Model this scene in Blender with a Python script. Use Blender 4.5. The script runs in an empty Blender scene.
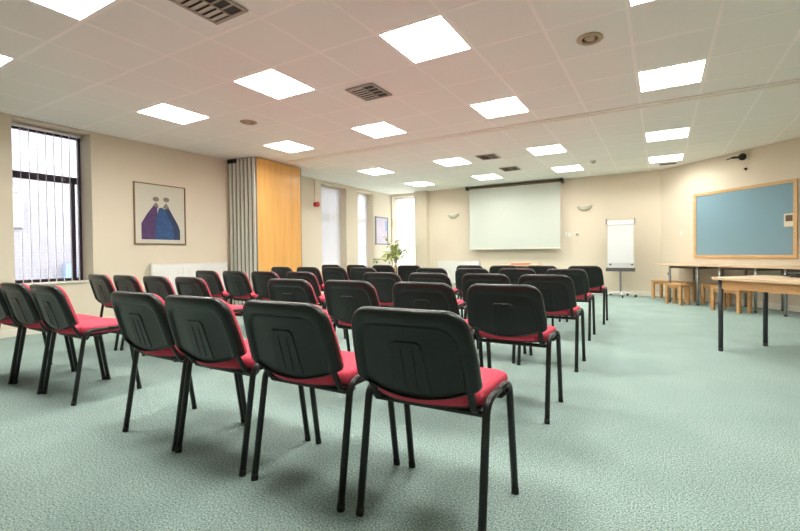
import bpy, bmesh, math, random
from mathutils import Vector, Matrix
random.seed(7)
sc = bpy.context.scene
COL = sc.collection
PI = math.pi
R = math.radians

# ------------------------------------------------------------ view settings
sc.view_settings.view_transform = 'Standard'
sc.view_settings.look = 'None'
sc.view_settings.gamma = 1
sc.view_settings.use_curve_mapping = False
sc.view_settings.exposure = 1.27

# ------------------------------------------------------------ camera
YAW, PITCH, ROLL, FPX = 0.48975, -0.01464, -0.01005, 413.727
PPX, PPY = 39.57, -5.4
EYE = 0.96
CEIL = 2.719
def make_camera():
    cy, sy = math.cos(YAW), math.sin(YAW); cp, sp = math.cos(PITCH), math.sin(PITCH)
    F = Vector((-sy*cp, cy*cp, sp)); R0 = Vector((cy, sy, 0)); U0 = R0.cross(F)
    Rv = R0*math.cos(ROLL) + U0*math.sin(ROLL); Uv = -R0*math.sin(ROLL) + U0*math.cos(ROLL)
    cd = bpy.data.cameras.new('camera'); co = bpy.data.objects.new('camera', cd); COL.objects.link(co)
    m = Matrix(((Rv.x, Uv.x, -F.x, 0), (Rv.y, Uv.y, -F.y, 0), (Rv.z, Uv.z, -F.z, EYE), (0, 0, 0, 1)))
    co.matrix_world = m
    cd.sensor_fit = 'HORIZONTAL'; cd.sensor_width = 36; cd.lens = FPX/800*36
    cd.shift_x = -PPX/800; cd.shift_y = PPY/800
    cd.clip_start = 0.05
    sc.camera = co
make_camera()

# ------------------------------------------------------------ materials
def srgb(r, g, b):
    f = lambda c: ((c/255+.055)/1.055)**2.4 if c/255 > .04045 else c/255/12.92
    return (f(r), f(g), f(b), 1)
def mat(name, col, rough=.6, metal=0, spec=.5, noise=None, bump=None, emit=None, coat=0):
    m = bpy.data.materials.new(name); m.use_nodes = True
    nt = m.node_tree; b = nt.nodes['Principled BSDF']
    b.inputs['Base Color'].default_value = col if len(col) == 4 else (*col, 1)
    b.inputs['Roughness'].default_value = rough; b.inputs['Metallic'].default_value = metal
    b.inputs['Specular IOR Level'].default_value = spec
    if coat: b.inputs['Coat Weight'].default_value = coat
    tc = nt.nodes.new('ShaderNodeTexCoord')
    if noise:
        sc_, amt = noise
        n = nt.nodes.new('ShaderNodeTexNoise'); n.inputs['Scale'].default_value = sc_; n.inputs['Detail'].default_value = 4
        nt.links.new(tc.outputs['Object'], n.inputs['Vector'])
        mx = nt.nodes.new('ShaderNodeMix'); mx.data_type = 'RGBA'
        c = b.inputs['Base Color'].default_value
        mx.inputs['A'].default_value = (c[0]*(1-amt), c[1]*(1-amt), c[2]*(1-amt), 1)
        mx.inputs['B'].default_value = (min(1, c[0]*(1+amt)), min(1, c[1]*(1+amt)), min(1, c[2]*(1+amt)), 1)
        nt.links.new(n.outputs['Fac'], mx.inputs['Factor']); nt.links.new(mx.outputs['Result'], b.inputs['Base Color'])
    if bump:
        sc_, st = bump
        n = nt.nodes.new('ShaderNodeTexNoise'); n.inputs['Scale'].default_value = sc_; n.inputs['Detail'].default_value = 3
        nt.links.new(tc.outputs['Object'], n.inputs['Vector'])
        bp = nt.nodes.new('ShaderNodeBump'); bp.inputs['Strength'].default_value = st; bp.inputs['Distance'].default_value = .004
        nt.links.new(n.outputs['Fac'], bp.inputs['Height']); nt.links.new(bp.outputs['Normal'], b.inputs['Normal'])
    if emit:
        b.inputs['Emission Color'].default_value = (*emit[:3], 1); b.inputs['Emission Strength'].default_value = emit[3]
    return m

def carpet_mat():
    m = bpy.data.materials.new('carpet'); m.use_nodes = True; nt = m.node_tree; b = nt.nodes['Principled BSDF']
    b.inputs['Roughness'].default_value = .95; b.inputs['Specular IOR Level'].default_value = .15
    tc = nt.nodes.new('ShaderNodeTexCoord')
    n1 = nt.nodes.new('ShaderNodeTexNoise'); n1.inputs['Scale'].default_value = 150; n1.inputs['Detail'].default_value = 2
    n2 = nt.nodes.new('ShaderNodeTexNoise'); n2.inputs['Scale'].default_value = 2.2; n2.inputs['Detail'].default_value = 5
    v = nt.nodes.new('ShaderNodeTexVoronoi'); v.inputs['Scale'].default_value = 115
    for n in (n1, n2, v): nt.links.new(tc.outputs['Object'], n.inputs['Vector'])
    r1 = nt.nodes.new('ShaderNodeValToRGB')
    r1.color_ramp.elements[0].position = .32; r1.color_ramp.elements[0].color = (.115, .185, .165, 1)
    r1.color_ramp.elements[1].position = .68; r1.color_ramp.elements[1].color = (.50, .635, .585, 1)
    nt.links.new(n1.outputs['Fac'], r1.inputs['Fac'])
    r2 = nt.nodes.new('ShaderNodeValToRGB')
    r2.color_ramp.elements[0].position = .3; r2.color_ramp.elements[0].color = (.88, .9, .9, 1)
    r2.color_ramp.elements[1].position = .7; r2.color_ramp.elements[1].color = (1.06, 1.05, 1.04, 1)
    nt.links.new(n2.outputs['Fac'], r2.inputs['Fac'])
    mx = nt.nodes.new('ShaderNodeMix'); mx.data_type = 'RGBA'; mx.blend_type = 'MULTIPLY'; mx.inputs['Factor'].default_value = 1
    nt.links.new(r1.outputs['Color'], mx.inputs['A']); nt.links.new(r2.outputs['Color'], mx.inputs['B'])
    nt.links.new(mx.outputs['Result'], b.inputs['Base Color'])
    bp = nt.nodes.new('ShaderNodeBump'); bp.inputs['Strength'].default_value = .6; bp.inputs['Distance'].default_value = .004
    nt.links.new(v.outputs['Distance'], bp.inputs['Height']); nt.links.new(bp.outputs['Normal'], b.inputs['Normal'])
    return m

def wood_mat(name, c1, c2, axis='X', rough=.4, scale=1.0, coat=0):
    m = bpy.data.materials.new(name); m.use_nodes = True; nt = m.node_tree; b = nt.nodes['Principled BSDF']
    b.inputs['Roughness'].default_value = rough
    if coat: b.inputs['Coat Weight'].default_value = coat
    tc = nt.nodes.new('ShaderNodeTexCoord'); mp = nt.nodes.new('ShaderNodeMapping')
    s = {'X': (1, 14, 14), 'Y': (14, 1, 14), 'Z': (14, 14, 1)}[axis]
    mp.inputs['Scale'].default_value = [k*scale for k in s]
    n = nt.nodes.new('ShaderNodeTexNoise'); n.inputs['Scale'].default_value = 1.6; n.inputs['Detail'].default_value = 6; n.inputs['Distortion'].default_value = .4
    r = nt.nodes.new('ShaderNodeValToRGB')
    r.color_ramp.elements[0].position = .3; r.color_ramp.elements[0].color = (*c1, 1)
    r.color_ramp.elements[1].position = .7; r.color_ramp.elements[1].color = (*c2, 1)
    nt.links.new(tc.outputs['Object'], mp.inputs['Vector']); nt.links.new(mp.outputs['Vector'], n.inputs['Vector'])
    nt.links.new(n.outputs['Fac'], r.inputs['Fac']); nt.links.new(r.outputs['Color'], b.inputs['Base Color'])
    return m

def brick_mat():
    m = bpy.data.materials.new('pale_brick'); m.use_nodes = True; nt = m.node_tree; b = nt.nodes['Principled BSDF']
    b.inputs['Roughness'].default_value = .9
    tc = nt.nodes.new('ShaderNodeTexCoord'); mp = nt.nodes.new('ShaderNodeMapping')
    mp.inputs['Rotation'].default_value = (R(90), 0, R(90))
    br = nt.nodes.new('ShaderNodeTexBrick')
    br.inputs['Scale'].default_value = 4.0; br.inputs['Mortar Size'].default_value = .018
    br.inputs['Color1'].default_value = (.195, .187, .20, 1); br.inputs['Color2'].default_value = (.178, .17, .188, 1); br.inputs['Mortar'].default_value = (.135, .128, .145, 1)
    sx = nt.nodes.new('ShaderNodeSeparateXYZ'); cx = nt.nodes.new('ShaderNodeCombineXYZ')
    nt.links.new(tc.outputs['Object'], sx.inputs[0]); nt.links.new(sx.outputs['Y'], cx.inputs['X']); nt.links.new(sx.outputs['Z'], cx.inputs['Y'])
    nt.links.new(cx.outputs[0], br.inputs['Vector'])
    nt.links.new(br.outputs['Color'], b.inputs['Base Color'])
    return m

def glass_mat():
    m = bpy.data.materials.new('window_glass'); m.use_nodes = True; nt = m.node_tree; nt.nodes.clear()
    o = nt.nodes.new('ShaderNodeOutputMaterial'); t = nt.nodes.new('ShaderNodeBsdfTransparent'); g = nt.nodes.new('ShaderNodeBsdfGlossy')
    g.inputs['Roughness'].default_value = .02; t.inputs['Color'].default_value = (.94, .96, .96, 1)
    f = nt.nodes.new('ShaderNodeFresnel'); f.inputs['IOR'].default_value = 1.45; mx = nt.nodes.new('ShaderNodeMixShader')
    nt.links.new(f.outputs[0], mx.inputs[0]); nt.links.new(t.outputs[0], mx.inputs[1]); nt.links.new(g.outputs[0], mx.inputs[2]); nt.links.new(mx.outputs[0], o.inputs[0])
    return m

def blind_mat(name, c, tr):
    m = bpy.data.materials.new(name); m.use_nodes = True; nt = m.node_tree; nt.nodes.clear()
    o = nt.nodes.new('ShaderNodeOutputMaterial'); d = nt.nodes.new('ShaderNodeBsdfDiffuse'); t = nt.nodes.new('ShaderNodeBsdfTranslucent')
    d.inputs['Color'].default_value = (*c, 1); t.inputs['Color'].default_value = (*c, 1)
    mx = nt.nodes.new('ShaderNodeMixShader'); mx.inputs[0].default_value = tr
    nt.links.new(d.outputs[0], mx.inputs[1]); nt.links.new(t.outputs[0], mx.inputs[2]); nt.links.new(mx.outputs[0], o.inputs[0])
    return m

LAMP = 14.0
M = dict(
    carpet=carpet_mat(),
    wall=mat('cream_wall_paint', (.74, .665, .53), .75, spec=.3, noise=(1.2, .015), bump=(90, .12)),
    tile=mat('ceiling_tile', (.87, .88, .83), .9, spec=.2, noise=(60, .025), bump=(140, .25)),
    tbar=mat('ceiling_grid_metal', (.95, .93, .88), .4, spec=.5),
    track=mat('track_aluminium', (.86, .82, .74), .45, spec=.5),
    slot=mat('track_slot', (.22, .17, .12), .7),
    skirt=mat('skirting_gloss_paint', (.80, .76, .66), .35),
    lamp=mat('lamp_diffuser', (.9, .9, .88), .5, emit=(1, .975, .92, LAMP)),
    louvre=mat('louvre_metal', (.85, .85, .85), .3, metal=.6),
    lframe=mat('lamp_frame_white', (.85, .83, .78), .4),
    vent=mat('vent_grey', (.40, .36, .30), .5),
    ventdark=mat('vent_dark', (.03, .028, .026), .6),
    ventlit=mat('vent_blade_lit', (.55, .52, .46), .45),  # paler vent grey: light falling on the left blades, put into their colour
    black=mat('black_powder_coat', (.010, .0095, .009), .36, spec=.5, noise=(40, .1)),
    shell=mat('black_plastic_shell', (.0065, .0095, .0085), .34, spec=.5, bump=(400, .08)),
    red=mat('crimson_upholstery', (.72, .085, .13), .85, spec=.2, noise=(90, .16), bump=(500, .35)),
    rubber=mat('black_rubber', (.012, .012, .012), .7),
    chrome=mat('brushed_chrome', (.62, .62, .60), .3, metal=.9),
    greyleg=mat('grey_lacquered_steel', (.30, .31, .30), .35, metal=.5),
    darkleg=mat('dark_grey_steel', (.045, .05, .058), .4, metal=.2),
    beech=wood_mat('beech_laminate', (.70, .50, .31), (.78, .585, .385), 'X', .35),
    orange=wood_mat('orange_beech', (.56, .30, .115), (.66, .38, .165), 'X', .45),
    edge=wood_mat('beech_edge', (.60, .37, .17), (.68, .44, .22), 'X', .4),
    brown=mat('brown_apron_shadow', (.075, .045, .03), .5),  # apron brown darkened to hold the shadow beneath the tabletop
    door=wood_mat('orange_veneer', (.68, .36, .085), (.80, .45, .13), 'Z', .38, .7, coat=.15),
    alu=mat('grey_aluminium', (.66, .66, .58), .5),
    alud=mat('dark_seal', (.10, .10, .085), .7),
    white=mat('white_enamel', (.85, .85, .82), .3),
    screen=mat('projection_fabric', (.62, .67, .61), .8, spec=.1),
    bronze=mat('bronze_case', (.16, .12, .085), .45, metal=.4),
    ceramic=mat('cream_ceramic', (.74, .70, .58), .5),
    tan=mat('tan_enamel', (.46, .37, .24), .5),
    alushade=mat('shaded_edge_recess', (.20, .20, .17), .5),  # same aluminium painted darker, as the shade in recesses beside the ribs
    boardw=mat('whiteboard_surface', (.72, .74, .73), .25),
    paper=mat('flipchart_paper', (.76, .78, .78), .8, spec=.1),
    darkgrey=mat('dark_grey_plastic', (.09, .09, .09), .5),
    felt=mat('blue_felt', (.225, .36, .43), .95, spec=.1, noise=(300, .1), bump=(400, .3)),
    picframe=mat('thin_bronze_frame', (.22, .14, .07), .4, metal=.3),
    bluegrey=mat('blue_grey_frame', (.22, .25, .30), .4),
    mount=mat('cream_mount_card', (.62, .60, .50), .8),
    purple=mat('purple_ink', (.085, .045, .13), .8, noise=(22, .5)),
    blue=mat('blue_ink', (.035, .09, .22), .8, noise=(22, .45)),
    navy=mat('navy_ink', (.03, .05, .11), .8, noise=(22, .5)),
    headink=mat('grey_brown_ink', (.23, .20, .17), .8, noise=(40, .5)),
    skyp=mat('pale_print', (.62, .55, .66), .7, noise=(4, .15)),
    skyb=mat('sky_blue_print', (.28, .45, .75), .7),
    redplastic=mat('red_plastic', (.55, .02, .02), .35),
    leaf=mat('leaf_yellow_green_backlit', (.52, .58, .17), .45, noise=(6, .45)),  # yellow-green leaf colour, brightened as if light shone through
    leaf2=mat('leaf_green', (.24, .36, .10), .45, noise=(6, .35)),
    bark=mat('bark', (.20, .13, .08), .8, noise=(30, .3)),
    pot=mat('terracotta', (.42, .20, .11), .8, noise=(10, .15)),
    soil=mat('soil', (.05, .035, .025), .95, noise=(60, .4)),
    winframe=mat('dark_purple_frame', (.040, .022, .040), .4),
    winwhite=mat('white_upvc', (.80, .80, .78), .35),
    glass=glass_mat(),
    blind=blind_mat('blind_fabric_white', (.90, .89, .87), .75),
    blindo=blind_mat('blind_fabric_open', (.86, .86, .88), .45),
    brick=brick_mat(),
    outframe=mat('outside_frame', (.36, .36, .37), .5),
    pglass=mat('grey_pane', (.30, .31, .33), .3),
    folder=mat('red_card', (.62, .09, .03), .6),
    buff=mat('buff_paper', (.62, .50, .34), .7),
    cable=mat('black_cable', (.02, .02, .02), .5),
    wcable=mat('white_cable', (.75, .73, .66), .5),
    postpaper=mat('poster_cream', (.72, .66, .50), .8),
    postpic=mat('poster_brown', (.13, .09, .05), .8, noise=(60, .7)),
    bluesign=mat('pale_blue_paint', (.14, .20, .32), .6),
    ground=mat('paving', (.5, .48, .5), .9),
)

# ------------------------------------------------------------ mesh helpers
class MB:
    def __init__(s): s.v = []; s.f = []; s.mi = []; s.sm = []
    def add(s, vs, fs, mi=0, smooth=False):
        o = len(s.v); s.v += [tuple(v) for v in vs]
        for f in fs: s.f.append([o+i for i in f]); s.mi.append(mi); s.sm.append(smooth)
        return s
    def box(s, x0, x1, y0, y1, z0, z1, mi=0, mtx=None):
        vs = [Vector(p) for p in ((x0,y0,z0),(x1,y0,z0),(x1,y1,z0),(x0,y1,z0),(x0,y0,z1),(x1,y0,z1),(x1,y1,z1),(x0,y1,z1))]
        if mtx: vs = [mtx @ v for v in vs]
        return s.add(vs, [(3,2,1,0),(4,5,6,7),(0,1,5,4),(1,2,6,5),(2,3,7,6),(3,0,4,7)], mi)
    def prism(s, poly, z0, z1, mi=0, mtx=None, smooth=False):      # poly CCW in xy
        n = len(poly); vs = [Vector((p[0], p[1], z0)) for p in poly] + [Vector((p[0], p[1], z1)) for p in poly]
        if mtx: vs = [mtx @ v for v in vs]
        s.add(vs, [list(range(n-1, -1, -1)), list(range(n, 2*n))], mi)
        o = len(s.v) - 2*n
        for i in range(n):
            j = (i+1) % n; s.f.append([o+i, o+j, o+n+j, o+n+i]); s.mi.append(mi); s.sm.append(smooth)
        return s
    def tube(s, pts, r, n=10, mi=0, r2=None, up=None, caps=True, rs=None):   # r: half width along side, r2: half along up
        r2 = r if r2 is None else r2; pts = [Vector(p) for p in pts]; m = len(pts); rings = []
        side = None
        for i, p in enumerate(pts):
            t = (pts[min(i+1, m-1)] - pts[max(i-1, 0)]).normalized()
            if up is not None: a = Vector(up)
            elif side is not None: a = side
            else: a = Vector((0, 0, 1)) if abs(t.z) < .9 else Vector((1, 0, 0))
            a = (a - t*a.dot(t)).normalized(); b = t.cross(a)
            if up is None: side = a
            k = rs[i] if rs else 1
            rings.append([p + a*(r2*k*math.cos(q*2*PI/n)) + b*(r*k*math.sin(q*2*PI/n)) for q in range(n)])
        vs = [v for rg in rings for v in rg]; fs = []
        for i in range(m-1):
            for q in range(n):
                fs.append((i*n+q, i*n+(q+1) % n, (i+1)*n+(q+1) % n, (i+1)*n+q))
        s.add(vs, fs, mi, True)
        if caps:
            s.add(rings[0], [list(range(n-1, -1, -1))], mi); s.add(rings[-1], [list(range(n))], mi)
        return s
    def lathe(s, prof, n=20, mi=0, c=(0, 0, 0), mtx=None, smooth=True):
        vs = []
        for r, z in prof:
            for q in range(n):
                v = Vector((r*math.cos(q*2*PI/n), r*math.sin(q*2*PI/n), z))
                if mtx: v = mtx @ v
                vs.append(v + Vector(c))
        fs = []
        for i in range(len(prof)-1):
            for q in range(n): fs.append((i*n+q, i*n+(q+1) % n, (i+1)*n+(q+1) % n, (i+1)*n+q))
        s.add(vs, fs, mi, smooth); o = len(prof)-1
        if prof[0][0] > 1e-4: s.add(vs[:n], [list(range(n-1, -1, -1))], mi)
        if prof[-1][0] > 1e-4: s.add(vs[o*n:], [list(range(n))], mi)
        return s
    def build(s, name, mats, parent=None, bevel=0, seg=2, fix=True):
        me = bpy.data.meshes.new(name); me.from_pydata(s.v, [], s.f); me.update()
        if not isinstance(mats, (list, tuple)): mats = [mats]
        for m in mats: me.materials.append(m)
        for p, mi, sm in zip(me.polygons, s.mi, s.sm): p.material_index = mi; p.use_smooth = sm
        if fix:
            bm = bmesh.new(); bm.from_mesh(me)
            bmesh.ops.remove_doubles(bm, verts=bm.verts, dist=1e-5)
            bmesh.ops.recalc_face_normals(bm, faces=bm.faces); bm.to_mesh(me); bm.free()
        o = bpy.data.objects.new(name, me); COL.objects.link(o)
        if parent: o.parent = parent
        if bevel:
            b = o.modifiers.new('bevel', 'BEVEL'); b.width = bevel; b.segments = seg; b.limit_method = 'ANGLE'; b.angle_limit = R(50)
        return o
def thing(name, label, cat, loc=(0, 0, 0), rz=0, group=None):
    o = bpy.data.objects.new(name, None); COL.objects.link(o); o.empty_display_size = .1
    o.location = loc; o.rotation_euler = (0, 0, rz); tag(o, label, cat, group); return o
def tag(o, label, cat, group=None):
    o['label'] = label; o['category'] = cat
    if group: o['group'] = group
    return o
def struct(o): o['kind'] = 'structure'; return o
def copy_tree(o, parent=None):
    c = o.copy(); COL.objects.link(c)
    if parent: c.parent = parent
    for ch in list(o.children): copy_tree(ch, c)
    return c
def rrect(w, h, r, n=6):
    pts = []
    for cx, cy, a0 in ((w/2-r, h/2-r, 0), (-w/2+r, h/2-r, 90), (-w/2+r, -h/2+r, 180), (w/2-r, -h/2+r, 270)):
        for i in range(n+1):
            a = R(a0+90*i/n); pts.append((cx+r*math.cos(a), cy+r*math.sin(a)))
    return pts

# ------------------------------------------------------------ room shell
XL, YF, YB, XR = -7.0, 10.12, -2.6, 3.64
A = Vector((0.02, 10.12)); D = Vector((.724, -.690)).normalized()
N = Vector((D.y, -D.x))               # into the room
def cw(t, dist=0): return A + D*t + N*dist
T_END = (XR - A.x)/D.x
CE = cw(T_END)
poly = [(XL, YB), (XR, YB), (XR, CE.y), (A.x, YF), (XL, YF)]
# floor
m = MB(); m.prism(poly, -.06, 0); struct(m.build('floor', M['carpet']))
# ceiling
GX0 = -5.004
TRK = (5.50, 5.647)
xs = [XL] + [GX0+.6*k for k in range(-3, 15) if XL+.02 < GX0+.6*k < XR-.02] + [XR]
ys1 = [YB] + [2.704+.6*k for k in range(-9, 5) if 2.704+.6*k > YB+.02] + [TRK[0]]
ys2 = [TRK[1]] + [TRK[1]+.6*k for k in range(1, 8) if TRK[1]+.6*k < YF-.02] + [YF]
LX = [-5.304, -3.504, -1.704, .096]
LY = [1.204, 3.004, 4.804, 7.147, 8.947]
def is_light(cx, cy): return any(abs(cx-a) < .1 for a in LX) and any(abs(cy-b) < .1 for b in LY)
cb = MB()
for ys in (ys1, ys2):
    for i in range(len(xs)-1):
        for j in range(len(ys)-1):
            cx, cy = (xs[i]+xs[i+1])/2, (ys[j]+ys[j+1])/2
            if is_light(cx, cy) and xs[i+1]-xs[i] > .5 and ys[j+1]-ys[j] > .5: continue
            cb.add([(xs[i], ys[j], CEIL), (xs[i+1], ys[j], CEIL), (xs[i+1], ys[j+1], CEIL), (xs[i], ys[j+1], CEIL)], [(3, 2, 1, 0)], 0)
bw = .013
for x in xs[1:-1]:
    for y0, y1 in ((YB, TRK[0]), (TRK[1], YF)): cb.box(x-bw, x+bw, y0, y1, CEIL-.0012, CEIL+.02, 1)
for y in ys1[1:-1] + ys2[1:-1]:
    cb.box(XL, XR, y-bw, y+bw, CEIL-.0015, CEIL+.02, 1)
cb.box(XL, XR, TRK[0], TRK[0]+.063, CEIL-.012, CEIL+.02, 2)
cb.box(XL, XR, TRK[1]-.063, TRK[1], CEIL-.012, CEIL+.02, 2)
cb.box(XL, XR, TRK[0]+.063, TRK[1]-.063, CEIL+.002, CEIL+.02, 3)
ce = cb.build('ceiling', [M['tile'], M['tbar'], M['track'], M['slot']], fix=False)
bm = bmesh.new(); bm.from_mesh(ce.data)
bmesh.ops.bisect_plane(bm, geom=bm.verts[:]+bm.edges[:]+bm.faces[:], plane_co=(A.x, A.y, 0), plane_no=(-N.x, -N.y, 0), clear_outer=True)
bm.to_mesh(ce.data); bm.free(); struct(ce)
ro = MB(); ro.prism([(XL-.36, YB-.3), (XR+.3, YB-.3), (XR+.3, YF+.36), (XL-.36, YF+.36)], CEIL+.30, CEIL+.34)
struct(ro.build('ceiling_slab', M['wall']))

def wall_open(name, fixed_axis, c0, c1, u0, u1, opens, z1=CEIL+.30):
    """wall slab between c0..c1 across, u0..u1 along; opens: list of (ua, ub, za, zb)"""
    b = MB()
    def bx(a, bb, za, zb):
        if bb-a < 1e-4 or zb-za < 1e-4: return
        if fixed_axis == 'x': b.box(c0, c1, a, bb, za, zb)
        else: b.box(a, bb, c0, c1, za, zb)
    u = u0
    for ua, ub, za, zb in sorted(opens):
        bx(u, ua, 0, z1); bx(ua, ub, 0, za); bx(ua, ub, zb, z1); u = ub
    bx(u, u1, 0, z1)
    return struct(b.build(name, M['wall'], fix=False))
OP_L = [(2.03, 2.83, .62, 2.69), (7.27, 8.14, .55, 2.64), (8.59, 9.26, .55, 2.63)]
wall_open('wall_left', 'x', XL-.36, XL, YB, YF+.36, OP_L)
OP_F = [(-6.96, -6.09, .55, 2.64)]
wall_open('wall_far', 'y', YF, YF+.36, XL, A.x+.25, OP_F)
b = MB(); b.prism([tuple(cw(0)), tuple(cw(0, -.3)), tuple(cw(T_END+.3, -.3)), tuple(cw(T_END))][::-1], 0, CEIL+.3); struct(b.build('wall_angled', M['wall']))
b = MB(); b.box(XR, XR+.3, YB, CE.y, 0, CEIL+.3); struct(b.build('wall_right', M['wall']))
b = MB(); b.box(XL, XR, YB-.3, YB, 0, CEIL+.3); struct(b.build('wall_back', M['wall']))
b = MB(); b.box(-6.09, -5.70, 9.95, YF, 0, CEIL); struct(b.build('wall_pillar', M['wall']))

# skirting
def skirt(name, p, q, h=.095, t=.018):
    p, q = Vector(p), Vector(q); d = (q-p); L = d.length; a = math.atan2(d.y, d.x)
    b = MB(); b.box(0, L, -t, 0, 0, h-.012); b.box(0, L, -t*.55, 0, h-.012, h)
    o = b.build(name, M['skirt']); o.location = (p.x, p.y, 0); o.rotation_euler = (0, 0, a); struct(o)
skirt('baseboard_left', (XL, YB), (XL, YF))
skirt('baseboard_far', (-5.70, YF), (A.x, YF))
skirt('baseboard_angled', tuple(cw(0)), tuple(cw(T_END)))
skirt('baseboard_right', (XR, CE.y), (XR, YB))
skirt('baseboard_back', (XR, YB), (XL, YB))

# ------------------------------------------------------------ windows & blinds
def window_box(name, axis, plane, u0, u1, z0, z1, m_, transom, casement=False):
    b = MB(); t = .05; w = .045
    def bx(a, c, za, zc, d0=0, d1=t):
        if axis == 'x': b.box(plane-d1, plane-d0, a, c, za, zc)
        else: b.box(a, c, plane+d0, plane+d1, za, zc)
    bx(u0, u0+w, z0, z1); bx(u1-w*.6, u1, z0, z1); bx(u0+w, u1-w*.6, z0, z0+.055); bx(u0+w, u1-w*.6, z1-.06, z1)
    bx(u0+w, u1-w*.6, transom, transom+.09)
    if casement: bx(u1-.115, u1-.072, z0+.055, transom, 0, t*.9)
    o = b.build(name, m_, fix=False); struct(o)
    g = MB()
    if axis == 'x': g.box(plane-.03, plane-.024, u0+w, u1-w*.6, z0+.055, z1-.06)
    else: g.box(u0+w, u1-w*.6, plane+.024, plane+.03, z0+.055, z1-.06)
    g.build('window_glass', M['glass'], o)
window_box('window_1', 'x', -7.31, 2.03, 2.83, .62, 2.69, M['winframe'], 2.00, True)
window_box('window_2', 'x', -7.31, 7.27, 8.14, .55, 2.64, M['winwhite'], 1.84)
window_box('window_3', 'x', -7.31, 8.59, 9.26, .55, 2.63, M['winwhite'], 1.84)
window_box('window_4', 'y', 10.43, -6.96, -6.09, .55, 2.64, M['winwhite'], 1.84)

def blind(label, axis, plane, u0, u1, z0, z1, ang, fabric, sw, pitch, group=None):
    """vertical slat blind; ang = slat direction in xy; plane = centre"""
    c = ((plane, (u0+u1)/2, z1) if axis == 'x' else ((u0+u1)/2, plane, z1))
    root = thing('vertical_blind', label, 'window blind', c, 0, group)
    L = u1-u0; b = MB()
    if axis == 'x': b.box(-.022, .022, -L/2, L/2, -.030, 0)
    else: b.box(-L/2, L/2, -.022, .022, -.030, 0)
    b.build('headrail', M['white'], root, fix=False)
    n = int(L/pitch); H = z1-z0
    first = None
    for i in range(n):
        u = -L/2 + pitch*.5 + i*(L-pitch)/(n-1)
        if first is None:
            s = MB(); q = 6
            vs = []; 
            for k in range(q+1):
                x = -sw/2+sw*k/q; y = .004*(1-(2*k/q-1)**2)
                vs += [(x, y, -H+.02), (x, y, -.03)]
            s.add(vs, [(2*k, 2*k+2, 2*k+3, 2*k+1) for k in range(q)], 0, True)
            sl = s.build('slat', fabric, root, fix=False)
            w = MB(); w.box(-sw/2, sw/2, -.003, .005, -H+.004, -H+.034); w.build('bottom_weight', M['white'], sl, fix=False)
            first = sl
        else:
            sl = first.copy(); COL.objects.link(sl); sl.parent = root
            for ch in first.children:
                cc = ch.copy(); COL.objects.link(cc); cc.parent = sl
        sl.location = (0, u, 0) if axis == 'x' else (u, 0, 0)
        sl.rotation_euler = (0, 0, ang + random.uniform(-.02, .02))
    return root
blind('white vertical slat blind turned open at the near left window beside the figure picture', 'x', -7.23, 2.05, 2.80, .64, 2.675, math.atan2(2.44, -7.23)+R(4), M['blindo'], .085, .083)
blind('closed white vertical blind in the window right after the fire alarm', 'x', -7.21, 7.29, 8.12, .57, 2.625, R(90)-R(14), M['blind'], .089, .078, 'closed white vertical blinds')
blind('closed white vertical blind in the narrow window left of the plant', 'x', -7.21, 8.61, 9.24, .57, 2.615, R(90)-R(14), M['blind'], .089, .078, 'closed white vertical blinds')
blind('closed white vertical blind in the end wall window behind the plant', 'y', 10.33, -6.945, -6.105, .57, 2.625, R(14), M['blind'], .089, .078, 'closed white vertical blinds')
# sills
def sill(name, x0, x1, y0, y1, z):
    b = MB(); b.box(x0, x1, y0, y1, z, z+.02); struct(b.build(name, M['skirt'], bevel=.004))
sill('trim_1', -7.28, -6.975, 2.035, 2.825, .62)

# outside
bd = thing('neighbouring_building', 'pale brick building seen outside through the near left window', 'building', (-10.4, 3.2, 0))
b = MB(); b.box(-.3, 0, -7, 7, -.2, 5.2); b.build('brick_wall', M['brick'], bd)
b = MB(); b.box(0, .06, -.9, -.07, 1.53, 1.60); b.box(0, .06, -.9, -.07, 2.17, 2.24); b.box(0, .06, -.9, -.83, 1.60, 2.17); b.box(0, .06, -.14, -.07, 1.60, 2.17); b.box(0, .06, -.50, -.45, 1.60, 2.17)
w_ = b.build('window_frame', M['outframe'], bd)
b = MB(); b.box(.005, .02, -.83, -.14, 1.60, 2.17); b.build('pane', M['pglass'], w_)
b = MB(); b.box(.001, .14, .50, .68, .42, .84); b.build('meter_box', M['bluesign'], bd, bevel=.01)
b = MB(); b.box(-30, XL-.36, -20, 30, -.3, -.2); struct(b.build('ground_outside', M['ground']))

# ------------------------------------------------------------ ceiling lights
def make_light():
    root = thing('ceiling_light', '', 'ceiling light', (0, 0, CEIL), 0, 'recessed square ceiling lights')
    h = .2885; w = .012
    b = MB()
    for x0, x1, y0, y1 in ((-h, h, -h, -h+w), (-h, h, h-w, h), (-h, -h+w, -h+w, h-w), (h-w, h, -h+w, h-w)): b.box(x0, x1, y0, y1, -.003, .035)
    b.box(-h, h, -h, h, .035, .045)
    b.build('housing', M['lframe'], root, fix=False)
    b = MB(); k = h-w; b.add([(-k, -k, .030), (k, -k, .030), (k, k, .030), (-k, k, .030)], [(3, 2, 1, 0)]); b.build('diffuser', M['lamp'], root, fix=False)
    b = MB()
    for i in range(1, 4): x = -k+2*k*i/4; b.box(x-.004, x+.004, -k, k, .004, .026)
    for i in range(1, 8): y = -k+2*k*i/8; b.box(-k, k, y-.0012, y+.0012, .008, .026)
    b.build('louvre', M['louvre'], root, fix=False)
    return root
colname = ['column nearest the windows', 'second column from the windows', 'third column from the windows', 'column nearest the pinboard']
rowname = {1.204: 'nearest the camera', 3.004: 'in the second row from the camera', 4.804: 'just before the ceiling track', 7.147: 'just past the ceiling track', 8.947: 'in the row nearest the projection screen'}
L0 = None
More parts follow.
